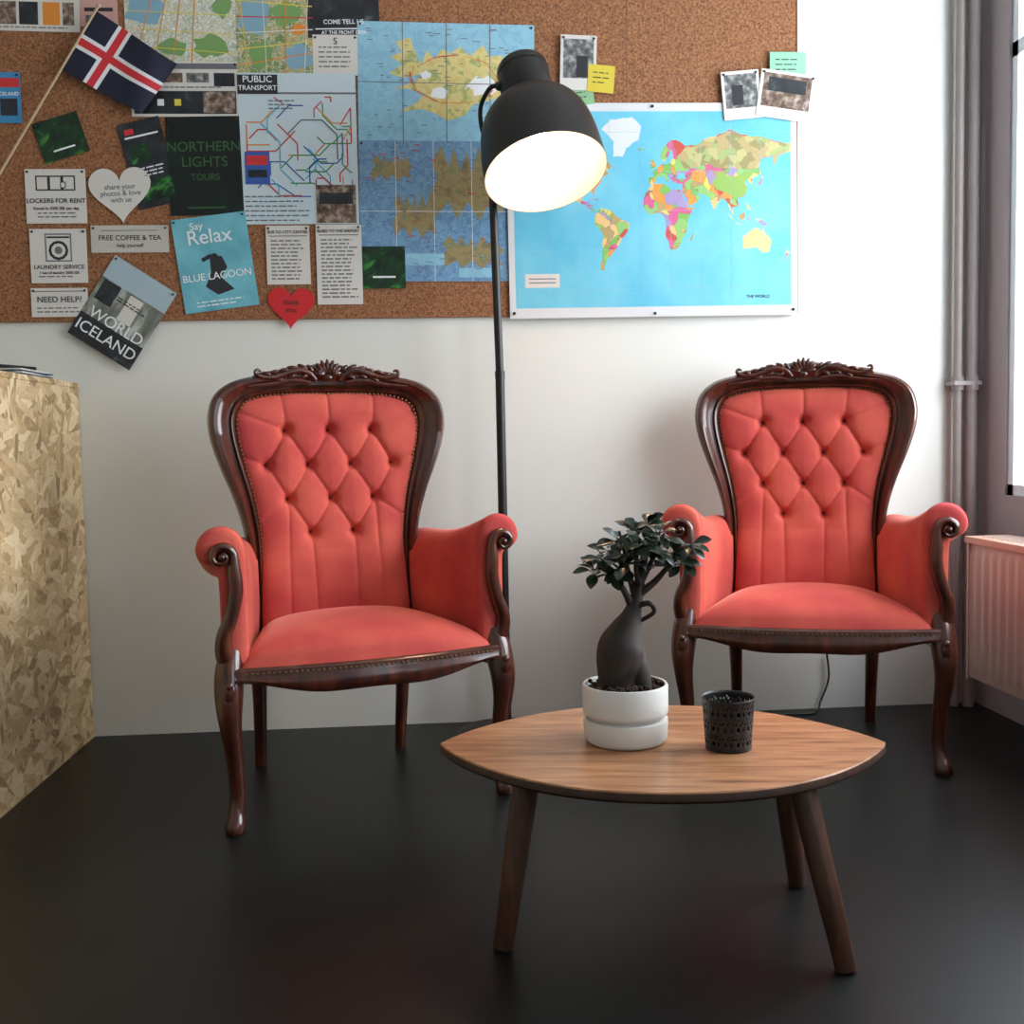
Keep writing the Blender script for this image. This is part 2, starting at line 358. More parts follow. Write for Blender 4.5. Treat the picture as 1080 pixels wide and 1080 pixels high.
city2 = mapmat("print_town_map", [(126, 152, 96), (168, 168, 110), (146, 160, 110), (180, 160, 110), (120, 140, 86)], 60, rw=.05, road=(206, 200, 180))
poster("photo_card", 38, 12, 92, 42, -1, m_paper, [(rect(-32, -2, 22, 24), photo1), (rect(-8, -2, 20, 24), dark), (rect(16, -2, 18, 24), orange), (rect(34, -2, 12, 24), photo1)]+lines(-40, 40, -17, -19, 3))
poster("postcard", 104, 10, 40, 36, 0, C("pink", (206, 160, 150)), [(rect(0, 0, 30, 4), m_ink), (rect(-8, -10, 12, 8), photo2)])
blob = lambda cx, cy, rx, ry, sd: [(cx+rx*math.cos(k*.524)*(1+.25*math.sin(k*sd)), cy+ry*math.sin(k*.524)*(1+.25*math.cos(k*sd*1.3))) for k in range(12)]
poster("city_map", 191, 28, 118, 80, 0, city, [(blob(-38, 18, 20, 16, 2), water), (blob(30, -20, 18, 12, 3), park), (blob(-10, -22, 14, 9, 1.4), park), (blob(44, 22, 10, 12, 2.2), park), (rect(0, 36, 118, 8), m_paper)]+[(seg(-50+20*k, -38, -30+15*k, 30, 1.0), orange) for k in range(4)]+[(seg(-56, -20+18*k, 54, -28+20*k, .9), yel) for k in range(3)])
poster("tour_brochure", 195, 94, 114, 58, 0, m_paper, [(rect(-42, 10, 24, 14), dark), (rect(-14, 12, 24, 10), photo1), (rect(14, 12, 24, 10), photo2), (rect(42, 10, 22, 14), dark), (rect(0, 24, 112, 6), m_inkg), (rect(0, -14, 108, 24), dark), (rect(36, -14, 34, 22), photo1)]+[(rect(-44+18*k, -14, 7, 7), (orange, m_whiteink, yel)[k % 3]) for k in range(3)]+lines(-54, 54, 2, 0, 4))
poster("town_map", 290, 35, 82, 86, 0, city2, [(blob(-22, 20, 16, 22, 2), water), (blob(24, -24, 14, 14, 3), water), (blob(12, 20, 16, 12, 1.7), park), (blob(-16, -22, 12, 14, 2.6), park), (blob(26, 4, 8, 6, 1.2), orange)]+[(seg(-40, -34+17*k, 40, -20+12*k, 1.1), (orange, yel, m_paper, red, yel)[k]) for k in range(5)]+[(seg(-30+20*k, -42, -36+24*k, 42, .9), (yel, m_paper, orange, m_paper)[k]) for k in range(4)])
poster("film_poster", 362, 16, 76, 46, 1, dark, [(rect(0, -14, 60, 1.2), m_whiteink)], [("COME TELL US", 0, -7, 6, m_whiteink), ("AT THE FRONT DESK", 0, -18, 4.6, m_whiteink)])
poster("notice_sheet", 354, 58, 48, 42, 0, m_paper, lines(-18, 18, 8, -14, 5), [("S", 0, 14, 9, m_ink)])
ice = [(-1, .1), (-.8, .3), (-.98, .45), (-.8, .55), (-.9, .75), (-.68, .85), (-.6, .55), (-.5, .3), (-.42, .6), (-.3, .4), (-.2, .62), (-.05, .55), (.1, .68), (.25, .5), (.45, .72), (.55, .5), (.75, .52), (.8, .35), (.98, .2), (.9, 0), (1, -.1), (.8, -.3), (.55, -.42), (.3, -.5), (.15, -.75), (-.1, -.85), (-.3, -.7), (-.5, -.62), (-.85, -.68), (-.6, -.5), (-.45, -.3), (-.75, -.2), (-.95, -.22), (-.6, -.05), (-.5, .1), (-.8, .02)]
seam = mapmat("print_sea_map", [(140, 190, 212), (146, 196, 216), (134, 184, 208)], 60, road=(156, 200, 218), rw=.03)
seam2 = mapmat("print_sea_map_deep", [(104, 144, 180), (114, 154, 188), (98, 138, 176)], 60, road=(140, 176, 200), rw=.03)
land = ramped("print_iceland", [(.3, (206, 180, 100)), (.5, (222, 206, 140)), (.62, (160, 170, 100)), (.75, (230, 230, 216))], scale=26, rough=.4)
land2 = ramped("print_iceland_relief", [(.3, (110, 96, 66)), (.5, (160, 140, 96)), (.65, (120, 130, 90)), (.8, (206, 206, 200))], scale=28, rough=.4)
def iceels(cx, cy, sx, sy, mt):
    o = [([(cx+x*sx, cy+y*sy) for x, y in ice], mt)]
    o += [(blob(cx-16, cy-14, 9, 6, 2), m_whiteink), (blob(cx+30, cy-6, 15, 10, 2.5), m_whiteink), (blob(cx-30, cy+4, 6, 4, 1.7), m_whiteink)]
    for k in range(26): 
        A = random.uniform(0, 6.28); B = A+random.uniform(.3, .8)
        o.append((seg(cx+math.cos(A)*sx*.72, cy+math.sin(A)*sy*.5, cx+math.cos(B)*sx*.66, cy+math.sin(B)*sy*.5, .6), orange if k % 2 else red))
    return o
def txl(w, h, n, mt):
    o = []
    for k in range(n):
        x = random.uniform(-w/2+6, w/2-16); y = random.uniform(-h/2+4, h/2-4); o.append((seg(x, y, x+random.uniform(3, 7), y, .8), mt))
    return o
poster("iceland_map", 471, 88, 186, 124, -1, seam, iceels(8, 4, 68, 50, land)+[(rect(k, 0, .8, 124), m_inkg) for k in (-46, 0, 46)]+[(rect(0, 0, 186, .8), m_inkg)]+txl(186, 124, 60, m_inkg))
fj = [(-.9, -.9), (-1, -.3), (-.8, .1), (-.95, .5), (-.7, .95), (-.5, .4), (-.35, .9), (-.2, .3), (0, .8), (.1, .2), (.3, .95), (.45, .4), (.7, .9), (.85, .3), (1, .1), (.8, -.3), (.95, -.8), (.5, -.6), (.3, -1), (0, -.5), (-.3, -.95), (-.5, -.5)]
poster("iceland_relief_map", 458, 223, 156, 146, -.5, seam2, [([(36+x*40, 30+y*40) for x, y in fj], land2), ([(-44+x*22, 45+y*14) for x, y in fj], land2), ([(-20+x*24, -4+y*24) for x, y in fj], land2), ([(40+x*34, -42+y*18) for x, y in fj], land2), (rect(-40, 0, .5, 146), m_whiteink), (rect(0, 0, .5, 146), m_whiteink), (rect(40, 0, .5, 146), m_whiteink), (rect(0, 0, 156, .5), m_whiteink), (rect(-15, -50, 50, 12), seam), (rect(45, -64, 40, 10), seam)]+txl(156, 146, 80, m_inkg)+txl(156, 146, 20, red))
els = [(rect(0, 58, 124, 2), m_inkg)]
for k in range(38):
    x, y = random.uniform(-40, 50), random.uniform(-40, 50); mt = random.choice([red, blue, mag, orange, green, cyan, m_inkg, red, blue])
    d = random.randrange(8)
    for q in range(random.randint(2, 4)):
        L = random.uniform(8, 30); nx = x+L*math.cos(d*math.pi/4); ny = y+L*math.sin(d*math.pi/4)
        nx = max(-54, min(56, nx)); ny = max(-50, min(54, ny)); els.append((seg(x, y, nx, ny, 1.3), mt)); x, y = nx, ny; d = (d+random.choice([-1, 1])) % 8
els += [(rect(-44, -20, 26, 34), blue), (rect(-44, -12, 22, 10), red), (rect(-44, -26, 20, 8), dark), (rect(38, -58, 42, 40), photo1), (rect(38, -52, 36, 12), dark), (rect(-41, 67, 42, 20), m_ink)]
els += lines(-58, 10, -50, -76, 5)+lines(-30, 0, 50, 40, 4)
poster("transit_map", 315, 157, 124, 158, 0, C("pale", (200, 216, 222)), els, [("PUBLIC", -41, 72, 9, m_whiteink), ("TRANSPORT", -41, 63, 6.6, m_whiteink)], pins=False)
poster("travel_card", 9, 103, 26, 54, 0, C("azure", (60, 140, 190)), [(rect(0, -10, 18, 18), m_ink), (rect(0, 16, 24, 10), red)], [("ICELAND", 0, 4, 5, m_whiteink)])
poster("aurora_card", 64, 145, 50, 44, 17, aurora, [(rect(0, -12, 24, 2), m_whiteink)])
poster("tour_flyer", 157, 172, 46, 92, 13, dark, [(rect(0, 30, 36, 2), m_whiteink), (rect(-6, 12, 22, 20), aurora), (rect(0, -28, 38, 22), aurora), (rect(-12, 36, 10, 6), red)]+lines(-18, 18, -4, -14, 4, m_whiteink), pins=False)
poster("northern_lights_poster", 216, 175, 78, 104, 1, aurora_d, [(rect(0, -44, 40, 1.5), dgreen)], [("NORTHERN", 0, 20, 13.5, dgreen), ("LIGHTS", 0, 4, 14, dgreen), ("TOURS", 0, -12, 9, dgreen)])
poster("locker_notice", 59, 207, 64, 58, 0, m_paper, [(rect(-14, 14, 14, 16), m_ink), (rect(-14, 14, 11, 13), m_paper), (rect(0, 14, 14, 16), m_ink), (rect(0, 14, 11, 13), m_paper), (rect(14, 14, 14, 16), m_ink), (rect(14, 14, 11, 13), m_paper), (rect(8, 12, 6, 7), m_ink), (rect(8, 12, 4, 5), m_paper)]+lines(-20, 24, -18, -23, 4), [("LOCKERS FOR RENT", 0, -5, 6.3, m_ink), ("Rental is 1000 ISK per day", 0, -13, 4.2, m_ink)])
wash = [(14*math.cos(t*.524)*.75, 6+14*math.sin(t*.524)*.75) for t in range(12)]
wash2 = [(x*.72, 6+(y-6)*.72) for x, y in wash]; wash3 = [(x*.4, 6+(y-6)*.4) for x, y in wash]
poster("laundry_notice", 62, 270, 60, 58, 0, m_paper, [(rect(0, 9, 28, 30), m_inkg), (rect(0, 9, 25, 27), m_paper), (wash, m_ink), (wash2, m_paper), (wash3, m_inkg), (rect(0, 20, 24, 2), m_ink)]+lines(-22, 24, -22, -26, 4), [("LAUNDRY SERVICE", 0, -12, 5.8, m_ink), ("1 bag of laundry 2000 ISK", 0, -18, 3.8, m_ink)])
poster("help_notice", 63, 319, 60, 31, 0, m_paper, [(rect(0, 12, 52, 1), m_inkg)]+lines(-24, 24, -6, -12, 4), [("NEED HELP?", 0, 3, 8.2, m_ink)])
poster("coffee_notice", 137, 252, 82, 29, 0, C("cream", (194, 190, 180)), [(rect(0, 9, 60, .8), m_inkg)], [("FREE COFFEE & TEA", 0, 1, 7, m_ink), ("help yourself", 0, -7, 5, m_ink)])
def heart(sz):
    o = []
    for k in range(40):
        t = 2*math.pi*k/40
        o.append((sz*math.sin(t)**3, sz*(13*math.cos(t)-5*math.cos(2*t)-2*math.cos(3*t)-math.cos(4*t))/16+sz*.05))
    return o[::-1]
poster("paper_heart", 127, 203, 66, 58, 3, m_paper, [], [("share your", 0, 6, 7, m_inkg), ("photos & love", 0, -1, 7, m_inkg), ("with us", 0, -8, 7, m_inkg)], outline=heart(33))
poster("relax_poster", 227, 277, 79, 100, 7, ramped("print_lagoon", [(.3, (84, 160, 178)), (.6, (120, 192, 206)), (.8, (150, 208, 218))], scale=9, rough=.4),
       [([(-5, 8), (8, 6), (12, -6), (4, -16), (16, -30), (-2, -34), (-14, -24), (-6, -10)], m_ink), ([(-14, 6), (-4, 10), (-2, 6), (-13, 2)], m_ink), (wash3, m_ink)]+lines(-26, 26, -40, -46, 4, m_whiteink),
       [("Say", -14, 40, 10, m_whiteink), ("Relax", -2, 28, 20, m_whiteink), ("BLUE LAGOON", 0, -14, 10, m_whiteink)])
pw = ramped("print_waterfall", [(.3, (70, 74, 66)), (.5, (120, 124, 112)), (.7, (196, 200, 196))], scale=10, vec_scale=(3, 1, 1), rough=.4)
poster("iceland_guide_poster", 129, 330, 76, 98, -33.5, pw, [(rect(0, 36, 76, 26), C("sky_grey", (168, 188, 198))), (rect(0, -35, 76, 28), dark), (rect(6, 6, 16, 30), m_paper), (rect(-24, 10, 20, 24), dark)]+lines(-28, 24, 12, 8, 3, m_ink), [("WORLD", 2, -16, 16, m_whiteink), ("ICELAND", 0, -34, 16, m_whiteink)])
poster("bus_notice", 304, 269, 46, 62, 0, m_paper, [(rect(0, 20, 40, .8), m_ink)]+lines(-18, 20, 15, -28, 4, m_inkg, 1.5), [("BUS TO CITY CENTER", 0, 24, 4, m_ink)])
poster("airport_notice", 358, 279, 48, 84, 0, m_paper, [(rect(0, 31, 42, .8), m_ink)]+lines(-19, 20, 26, -38, 4, m_inkg, 1.5), [("BUSES TO THE AIRPORT", 0, 35, 3.8, m_ink)])
poster("aurora_flyer", 405, 282, 45, 44, 0, aurora, [(rect(0, -10, 24, 2), m_whiteink)])
poster("red_paper_heart", 307, 323, 48, 54, -3, C("heart", (200, 38, 44)), [], [("thank", 0, 4, 7, m_ink), ("you", 0, -4, 7, m_ink)], outline=heart(24.5))
# world map
sea = ramped("print_ocean", [(.35, (100, 190, 218)), (.65, (130, 208, 228))], scale=5, rough=.26)
cont = mapmat("print_countries", [(232, 214, 110), (130, 186, 92), (218, 100, 146), (236, 156, 76), (186, 160, 104), (204, 88, 76), (150, 198, 116), (238, 196, 130), (170, 150, 196)], 34, road=(130, 120, 100), rw=.012, rough=.3)
cont2 = mapmat("print_north_countries", [(196, 190, 130), (168, 186, 120), (190, 170, 120), (160, 150, 100)], 40, road=(150, 140, 110), rw=.01, rough=.3)
icew = C("ice", (222, 226, 226), rough=.3)
def mil(lat):
    f = R(lat); return math.degrees(1.25*math.log(math.tan(math.pi/4+.4*f)))
def geo(pts): return [((lo-12)*.80+12, mil(la)*.92-8) for lo, la in pts]
def rough_edge(pts, amp=1.6):
    rs = random.Random(5); out = []
    for i in range(len(pts)):
        p0, p1 = pts[i], pts[(i+1) % len(pts)]; out.append(p0); L = math.hypot(p1[0]-p0[0], p1[1]-p0[1]); n = int(L/4)
        for k in range(1, n):
            t = k/n; out.append((p0[0]+(p1[0]-p0[0])*t+rs.uniform(-amp, amp)*.5, p0[1]+(p1[1]-p0[1])*t+rs.uniform(-amp, amp)*.5))
    return out
NA = [(-168, 66), (-162, 70), (-150, 71), (-128, 70), (-115, 68), (-95, 72), (-82, 68), (-94, 60), (-88, 56), (-80, 52), (-78, 58), (-77, 62), (-65, 58), (-56, 52), (-66, 49), (-61, 46), (-70, 43), (-76, 35), (-81, 31), (-80, 25), (-84, 30), (-90, 29), (-97, 27), (-97, 20), (-91, 18), (-87, 21), (-88, 16), (-83, 15), (-83, 10), (-78, 9), (-82, 7.5), (-92, 14), (-104, 19), (-106, 23), (-113, 31), (-115, 30), (-110, 23), (-117, 33), (-124, 40), (-124, 48), (-133, 56), (-148, 60), (-158, 56), (-165, 60)]
GR = [(-55, 60), (-43, 60), (-38, 66), (-22, 71), (-18, 79), (-30, 83), (-58, 82), (-70, 77), (-54, 70)]
SA = [(-78, 8), (-72, 12), (-62, 10), (-50, 1), (-35, -6), (-39, -16), (-48, -26), (-57, -36), (-65, -42), (-69, -52), (-74, -52), (-72, -37), (-70, -18), (-81, -6), (-80, 1)]
AF = [(-17, 15), (-16, 22), (-9, 32), (-5, 36), (10, 37), (20, 31), (32, 31), (37, 20), (43, 11), (51, 12), (42, -2), (40, -15), (35, -22), (32, -29), (26, -34), (18, -34), (12, -17), (13, -6), (9, 3), (4, 6), (-8, 4), (-14, 9)]
EU = [(-9, 37), (-9, 43), (-2, 43), (-4, 48), (4, 52), (9, 55), (12, 54), (20, 55), (24, 60), (22, 65), (17, 60), (12, 56), (6, 59), (8, 64), (18, 70), (28, 71), (40, 67), (55, 68), (68, 72), (80, 73), (100, 77), (113, 74), (140, 73), (160, 70), (180, 69), (178, 63), (163, 60), (157, 52), (155, 60), (140, 58), (137, 53), (140, 46), (129, 42), (127, 35), (122, 40), (118, 38), (122, 31), (117, 23), (108, 21), (109, 12), (101, 12), (103, 2), (98, 10), (94, 17), (88, 22), (80, 14), (77, 8), (72, 20), (66, 25), (57, 26), (50, 30), (56, 25), (59, 22), (45, 13), (39, 21), (34, 29), (36, 36), (27, 37), (26, 41), (40, 41), (38, 46), (30, 46), (28, 41), (23, 37), (19, 42), (13, 45), (18, 40), (15, 38), (9, 44), (3, 43), (-1, 38), (-5, 36)]
RU = [(30, 60), (40, 66.5), (55, 67.5), (68, 71.5), (80, 72.5), (100, 76.5), (113, 73.5), (140, 72.5), (160, 69.5), (179, 68.5), (177, 63.5), (163, 60.5), (157, 53), (155, 60.5), (140, 58.5), (135, 50), (120, 50), (100, 51), (85, 50), (70, 54), (52, 51), (38, 50)]
CN = [(75, 38), (85, 48), (98, 43), (112, 44), (120, 50), (130, 46), (122, 40), (118, 37), (121, 31), (116, 23), (108, 22), (98, 25), (90, 28), (80, 31)]
AU = [(114, -22), (122, -17), (130, -12), (136, -12), (140, -17), (142, -11), (146, -19), (153, -26), (150, -37), (141, -38), (132, -32), (124, -33), (115, -34)]
small = [[(95, 5), (105, -3), (106, -6), (98, 1)], [(109, 2), (117, 6), (118, 1), (114, -4)], [(106, -6), (115, -8), (106, -7.5)], [(131, -1), (141, -3), (150, -10), (141, -9)], [(44, -25), (50, -15), (47, -25)], [(-6, 50), (1, 52), (-3, 58), (-6, 57)], [(-22, 64), (-14, 65), (-22, 66.3)], [(131, 33), (140, 36), (143, 44), (140, 41), (136, 35)], [(167, -46), (178, -38), (173, -35), (172, -41)], [(-85, 22), (-75, 20), (-77, 21.5)], [(120, 18), (126, 8), (121, 10)], [(119, -5), (125, 1), (121, -1)]]
els = [(rect(0, 1, 292, 200), sea)]
G = lambda q: rough_edge(geo(q)[::-1])
els += [(G(NA), cont), (G(GR), icew), (G(SA), cont), (G(AF), cont), (G(EU), cont), (geo(RU)[::-1], cont2), (geo(CN)[::-1], C("prc", (150, 186, 96), rough=.3)), (G(AU), C("aus", (226, 200, 140), rough=.3))]
for sm in small: els.append((geo(sm), cont))
els += [(rect(-118, -71, 36, 14), m_paper), (rect(-118, -69, 28, 1.2), m_inkg), (rect(-118, -73, 28, 1.2), m_inkg)]
for k in range(9): els.append((rect(-146+32*k+4, 1, .3, 200), seam))
for k in range(5): els.append((rect(0, -80+40*k, 292, .3), seam))
poster("world_map_poster", 689.5, 222, 305, 219, .2, flat("map_margin", (216, 218, 220), .32), els, [("THE WORLD", 110, -90, 4, m_ink)], eps=.0195, extrapins=[(0, -106), (-148, -104), (148, -104), (0, 106)])
LAY[0] = 42
poster("photo_print", 610, 66, 38, 56, -2, m_paper, [(rect(0, 4, 32, 40), photo2), (rect(4, -4, 12, 22), m_ink)], eps=.0215)
poster("sticky_note_yellow", 634, 83, 28, 28, -5, C("note_y", (214, 194, 66)), lines(-9, 9, 6, -8, 5, m_ink, 1), eps=.0225, pins=False)
poster("sticky_note_green", 607, 99, 38, 24, 6, C("note_g", (140, 186, 140)), lines(-13, 13, 6, -8, 5, m_ink, 1), eps=.0205, pins=False)
poster("photo_print", 782, 100, 40, 49, 5, m_paper, [(rect(0, 4, 34, 34), photo2), (rect(-4, 0, 12, 20), m_ink)], eps=.024)
poster("photo_print", 829, 101, 58, 48, -8, m_paper, [(rect(0, 4, 51, 34), photo1), (rect(0, 10, 40, 14), dark)], eps=.0255)
poster("sticky_note_mint", 831, 69, 38, 27, 0, C("note_m", (142, 196, 168)), lines(-13, 13, 6, -8, 5, m_ink, 1), eps=.0215, pins=False)
# flag
e = empty("iceland_flag"); b = MB()
P00, P10, P01, P11 = [wp(x, y, .035) for x, y in ((63, 73), (150, 121), (101, 11), (186, 67))]
def ff(u, v):
    q = (P00*(1-u)+P10*u)*(1-v)+(P01*(1-u)+P11*u)*v
    return Vector((q.x, q.y-.01*math.sin(u*9+v*2)*u, q.z+.004*math.sin(u*7)*u))
nx, ny = 50, 36
vs = [ff(i/nx, j/ny) for i in range(nx+1) for j in range(ny+1)]
def fm(i, j):
    x = i/2; y = j/2
    if 8 <= x < 10 or 8 <= y < 10: return 2
    if 7 <= x < 11 or 7 <= y < 11: return 1
    return 0
for i in range(nx):
    for j in range(ny):
        q = [i*(ny+1)+j, (i+1)*(ny+1)+j, (i+1)*(ny+1)+j+1, i*(ny+1)+j+1]; b.add([vs[k] for k in q], [(0, 1, 2, 3)], fm(i, j))
fo = b.obj("cloth", [flat("flag_blue", (16, 22, 48), .6), flat("flag_white", (230, 230, 232), .6), flat("flag_red", (206, 44, 54), .6)], e, smooth=False, recalc=False)
b = MB(); s0 = wp(-8, 196, .035); s1 = wp(104, 6, .035)
b.tube([(*s0, .0035), (*s1, .0035)], 0, 10, (0, 1, 0)); b.ball(s1, .006, 0); b.obj("stick", [flat("flag_stick_wood", (190, 165, 130), .5)], e)
# ------------------------------------------------------------------ armchair
def build_chair():
    parts = []
    def by(x, z): return .135+(z-.4)*.06-.45*x*x
    outer = [(.215, .36), (.212, .45), (.212, .53), (.214, .585), (.224, .64), (.243, .70), (.268, .765), (.288, .83), (.293, .885), (.279, .935), (.245, .966), (.20, .982), (.13, .994), (.06, 1.004), (0, 1.008)]
    inner = [(.183, .36), (.180, .45), (.179, .53), (.180, .585), (.185, .64), (.195, .70), (.211, .765), (.225, .83), (.228, .88), (.214, .916), (.185, .934), (.15, .942), (.10, .945), (.05, .946), (0, .946)]
    both = catmull([o+i for o, i in zip(outer, inner)], 5)
    full = [(-q[0], q[1], -q[2], q[3]) for q in both]+[q for q in both[::-1][1:]]
    prof = [(0, -.02), (0, .010), (.06, .020), (.16, .023), (.26, .016), (.36, .018), (.5, .030), (.68, .038), (.84, .036), (.96, .024), (1, .008), (1, -.018), (.5, -.028)]
    rings = []
    for (ox, oz, ix, iz) in full:
        rg = []
        for t, h in prof:
            x = ix+(ox-ix)*t; z = iz+(oz-iz)*t; rg.append(Vector((x, by(x, z)-h, z)))
        rings.append(rg)
    b = MB(); b.loft(rings, 0)
    hs = [(-.185, .983), (-.17, .994), (-.13, 1.0), (-.09, 1.006), (-.05, 1.012), (0, 1.020), (.05, 1.012), (.09, 1.006), (.13, 1.0), (.17, .994), (.185, .983)]
    rg = []
    for (x, z) in catmull(hs, 4):
        y0 = by(x, z); rg.append([Vector((x, y0-.030, .965)), Vector((x, y0-.034, z-.006)), Vector((x, y0-.026, z)), Vector((x, y0+.006, z)), Vector((x, y0+.01, .965))])
    b.loft(rg, 0)
    cy = by(0, 1.0)-.032
    for k in range(9):
        A = R(10+20*k); L = .017+.006*math.sin(A)
        c = Vector((math.cos(A)*L*1.15, cy-.005, .990+math.sin(A)*L*.85)); rot = Matrix.Rotation(-(A-math.pi/2), 3, 'Y')
        b.ball(c, (.0062, .008, L*.85), 0, rot, 10, 8)
    b.ball((0, cy-.011, .982), (.012, .009, .009), 0)
    for sg in (-1, 1):
        pts = [(.030, .976, .006), (.045, .992, .009), (.068, 1.000, .0105), (.092, .996, .0100), (.115, .988, .0085), (.14, .982, .0078), (.165, .984, .0065), (.178, .992, .0055), (.174, 1.0, .0045), (.165, .997, .003)]
        b.tube([(sg*x, by(x, z)-.036, z, rr, rr*.9) for x, z, rr in catmull(pts, 5)], 0, 10)
        pts = [(.045, .970, .004), (.07, .974, .0065), (.10, .974, .006), (.13, .968, .005), (.16, .964, .004), (.20, .960, .003)]
        b.tube([(sg*x, by(x, z)-.036, z, rr) for x, z, rr in catmull(pts, 4)], 0, 8)
        for (x, z, A, L) in [(.042, 1.004, 50, .014), (.060, 1.008, 25, .016), (.085, 1.006, 5, .016), (.108, 1.0, -12, .014), (.132, .995, -18, .013), (.06, .984, -30, .014), (.09, .985, -25, .013), (.12, .976, -20, .012), (.15, .990, 15, .012)]:
            b.ball((sg*x, by(x, z)-.036, z), (L, .008, .0058), 0, Matrix.Rotation(-sg*R(A), 3, 'Y'), 10, 6)
    parts.append(b.obj("back_frame", [m_mahog]))
    # tufted back
    rows = [(.853, [-.108, 0, .108]), (.768, [-.158, -.054, .054, .158]), (.684, [-.108, 0, .108]), (.600, [-.054, .054])]
    btn = [(x, z) for z, xs in rows for x in xs]; cre = []
    for q in range(3):
        for x in rows[q][1]:
            for x2 in rows[q+1][1]:
                if abs(x-x2) < .06: cre.append((x, rows[q][0], x2, rows[q+1][0]))
    soft = []
    for x in rows[0][1]: soft.append((x, .853, x*1.08, .95))
    for sg in (-1, 1):
        soft += [(sg*.158, .768, sg*.215, .79), (sg*.108, .853, sg*.225, .90), (sg*.108, .684, sg*.12, .36), (sg*.054, .600, sg*.05, .36), (sg*.108, .684, sg*.17, .64), (sg*.158, .768, sg*.108, .853)]
    def W(z):
        L = inner
        if z <= L[0][1]: return L[0][0]
        if z > .916: return .214-.022*min(1, (z-.916)/.02)
        for k in range(9):
            if L[k][1] <= z <= L[k+1][1]: 
                t = (z-L[k][1])/(L[k+1][1]-L[k][1]); return L[k][0]*(1-t)+L[k+1][0]*t
    def dseg(px, pz, x0, z0, x1, z1):
        dx, dz = x1-x0, z1-z0; t = max(0, min(1, ((px-x0)*dx+(pz-z0)*dz)/(dx*dx+dz*dz)))
        return math.hypot(px-x0-t*dx, pz-z0-t*dz)
    def depth(x, z, u, v):
        e = (1-abs(u)**5)*(1-max(0, (v-.5)*2)**8)
        h = .004+.032*max(0, e)**.6
        c = min(dseg(x, z, *s) for s in cre); c2 = min(dseg(x, z, *s) for s in soft); rb = min(math.hypot(x-q[0], z-q[1]) for q in btn)
        h -= .0056*math.exp(-(c/.0042))+.0026*math.exp(-(c/.022)**2)+.0042*math.exp(-(c2/.006))
        h -= .020*math.exp(-(rb/.0125)**2)+.006*math.exp(-(rb/.03)**2)
        if z < .56: h += .02*math.sin(min(1, (.56-z)/.2)*math.pi/2)
        return h
    def bf(u, v):
        uu = 2*u-1; z = .355+(.950-.02*abs(uu)**4-.355)*v; x = uu*(W(z)+.004)
        return (x, by(x, z)-depth(x, z, uu, v), z)
    b = MB(); b.grid(bf, 150, 190, 0)
    for (x, z) in btn:
        u = x/W(z); b.ball((x, by(x, z)-depth(x, z, u, (z-.355)/.6)-.002, z), (.0078, .005, .0078), 1, None, 12, 8)
    b.grid(lambda u, v: ((2*u-1)*(W(.355+.6*v)+.01), by((2*u-1)*.2, .355+.6*v)+.022, .355+.6*v-.01), 20, 30, 0)
    parts.append(b.obj("back_upholstery", [m_velvet, m_button], ang=80))
    # seat
    def yf(x): return -.238-.032*math.cos(math.pi*x/.60)
    def sf(u, v):
        uu = 2*u-1; hw = .287+(.19-.287)*v; x = uu*hw; y = yf(x)*(1-v)+.125*v
        vv = 2*v-1
        e = (max(0, 1-abs(uu)**6)**.5)*(max(0, 1-abs(min(vv, .2) if vv > 0 else vv)**7)**.5)
        z = .343+.056*e+.032*(1-uu*uu)*max(0, (1-vv**2))
        return (x, y, z)
    b = MB(); b.grid(sf, 60, 50, 0)
    parts.append(b.obj("seat_cushion", [m_velvet], ang=80))
    b = MB(); rings = []
    for k in range(41):
        u = -1+2*k/40; x = u*.297; y = yf(x); zb = .300-.014*math.cos(u*math.pi)+.006*math.cos(u*2*math.pi)
        rings.append([Vector((x, y+.03, .350)), Vector((x, y-.004, .350)), Vector((x, y-.010, .345)), Vector((x, y-.011, .330)), Vector((x, y-.016, .322)), Vector((x, y-.016, zb+.008)), Vector((x, y-.010, zb)), Vector((x, y+.03, zb))])
    b.loft(rings, 0)
    for sg in (-1, 1):
        rg = []
        for (x, y) in [(.305, -.215), (.275, -.05), (.235, .10), (.195, .19)]:
            rg.append([Vector((sg*(x-.02), y, .35)), Vector((sg*(x+.012), y, .35)), Vector((sg*(x+.012), y, .30)), Vector((sg*(x-.02), y, .30))])
        b.loft(rg, 0)
    b.box(-.19, .19, .15, .18, .30, .37)
    parts.append(b.obj("seat_rail", [m_mahog]))
    # legs
    b = MB()
    for sg in (-1, 1):
        pts = [(.296, -.208, .385, .022), (.303, -.216, .35, .029), (.307, -.226, .31, .031), (.309, -.236, .27, .028), (.307, -.236, .22, .0225), (.300, -.228, .15, .0180), (.297, -.224, .08, .0162), (.301, -.230, .04, .0165), (.306, -.240, .016, .0215), (.307, -.242, .004, .021), (.307, -.242, 0, .017)]
        b.tube([(sg*x, y, z, rr) for x, y, z, rr in catmull(pts, 4)], 0, 16)
        b.ball((sg*.309, -.256, .30), (.014, .008, .026), 0)
        b.ball((sg*.309, -.260, .318), (.008, .006, .009), 0)
        pts = [(.195, .165, .38, .021), (.19, .175, .30, .021), (.186, .19, .18, .018), (.185, .215, .06, .0155), (.185, .225, 0, .015)]
        b.tube([(sg*x, y, z, rr) for x, y, z, rr in catmull(pts, 4)], 0, 12)
        cx, cz, y0 = .314, .588, -.236
        pts = [(.300, -.212, .35, .026, .024), (.313, -.222, .385, .020, .020), (.313, -.230, .42, .017, .0165), (.298, -.234, .46, .016, .015), (.287, -.236, .51, .016, .0155), (.288, -.236, .55, .016, .015)]
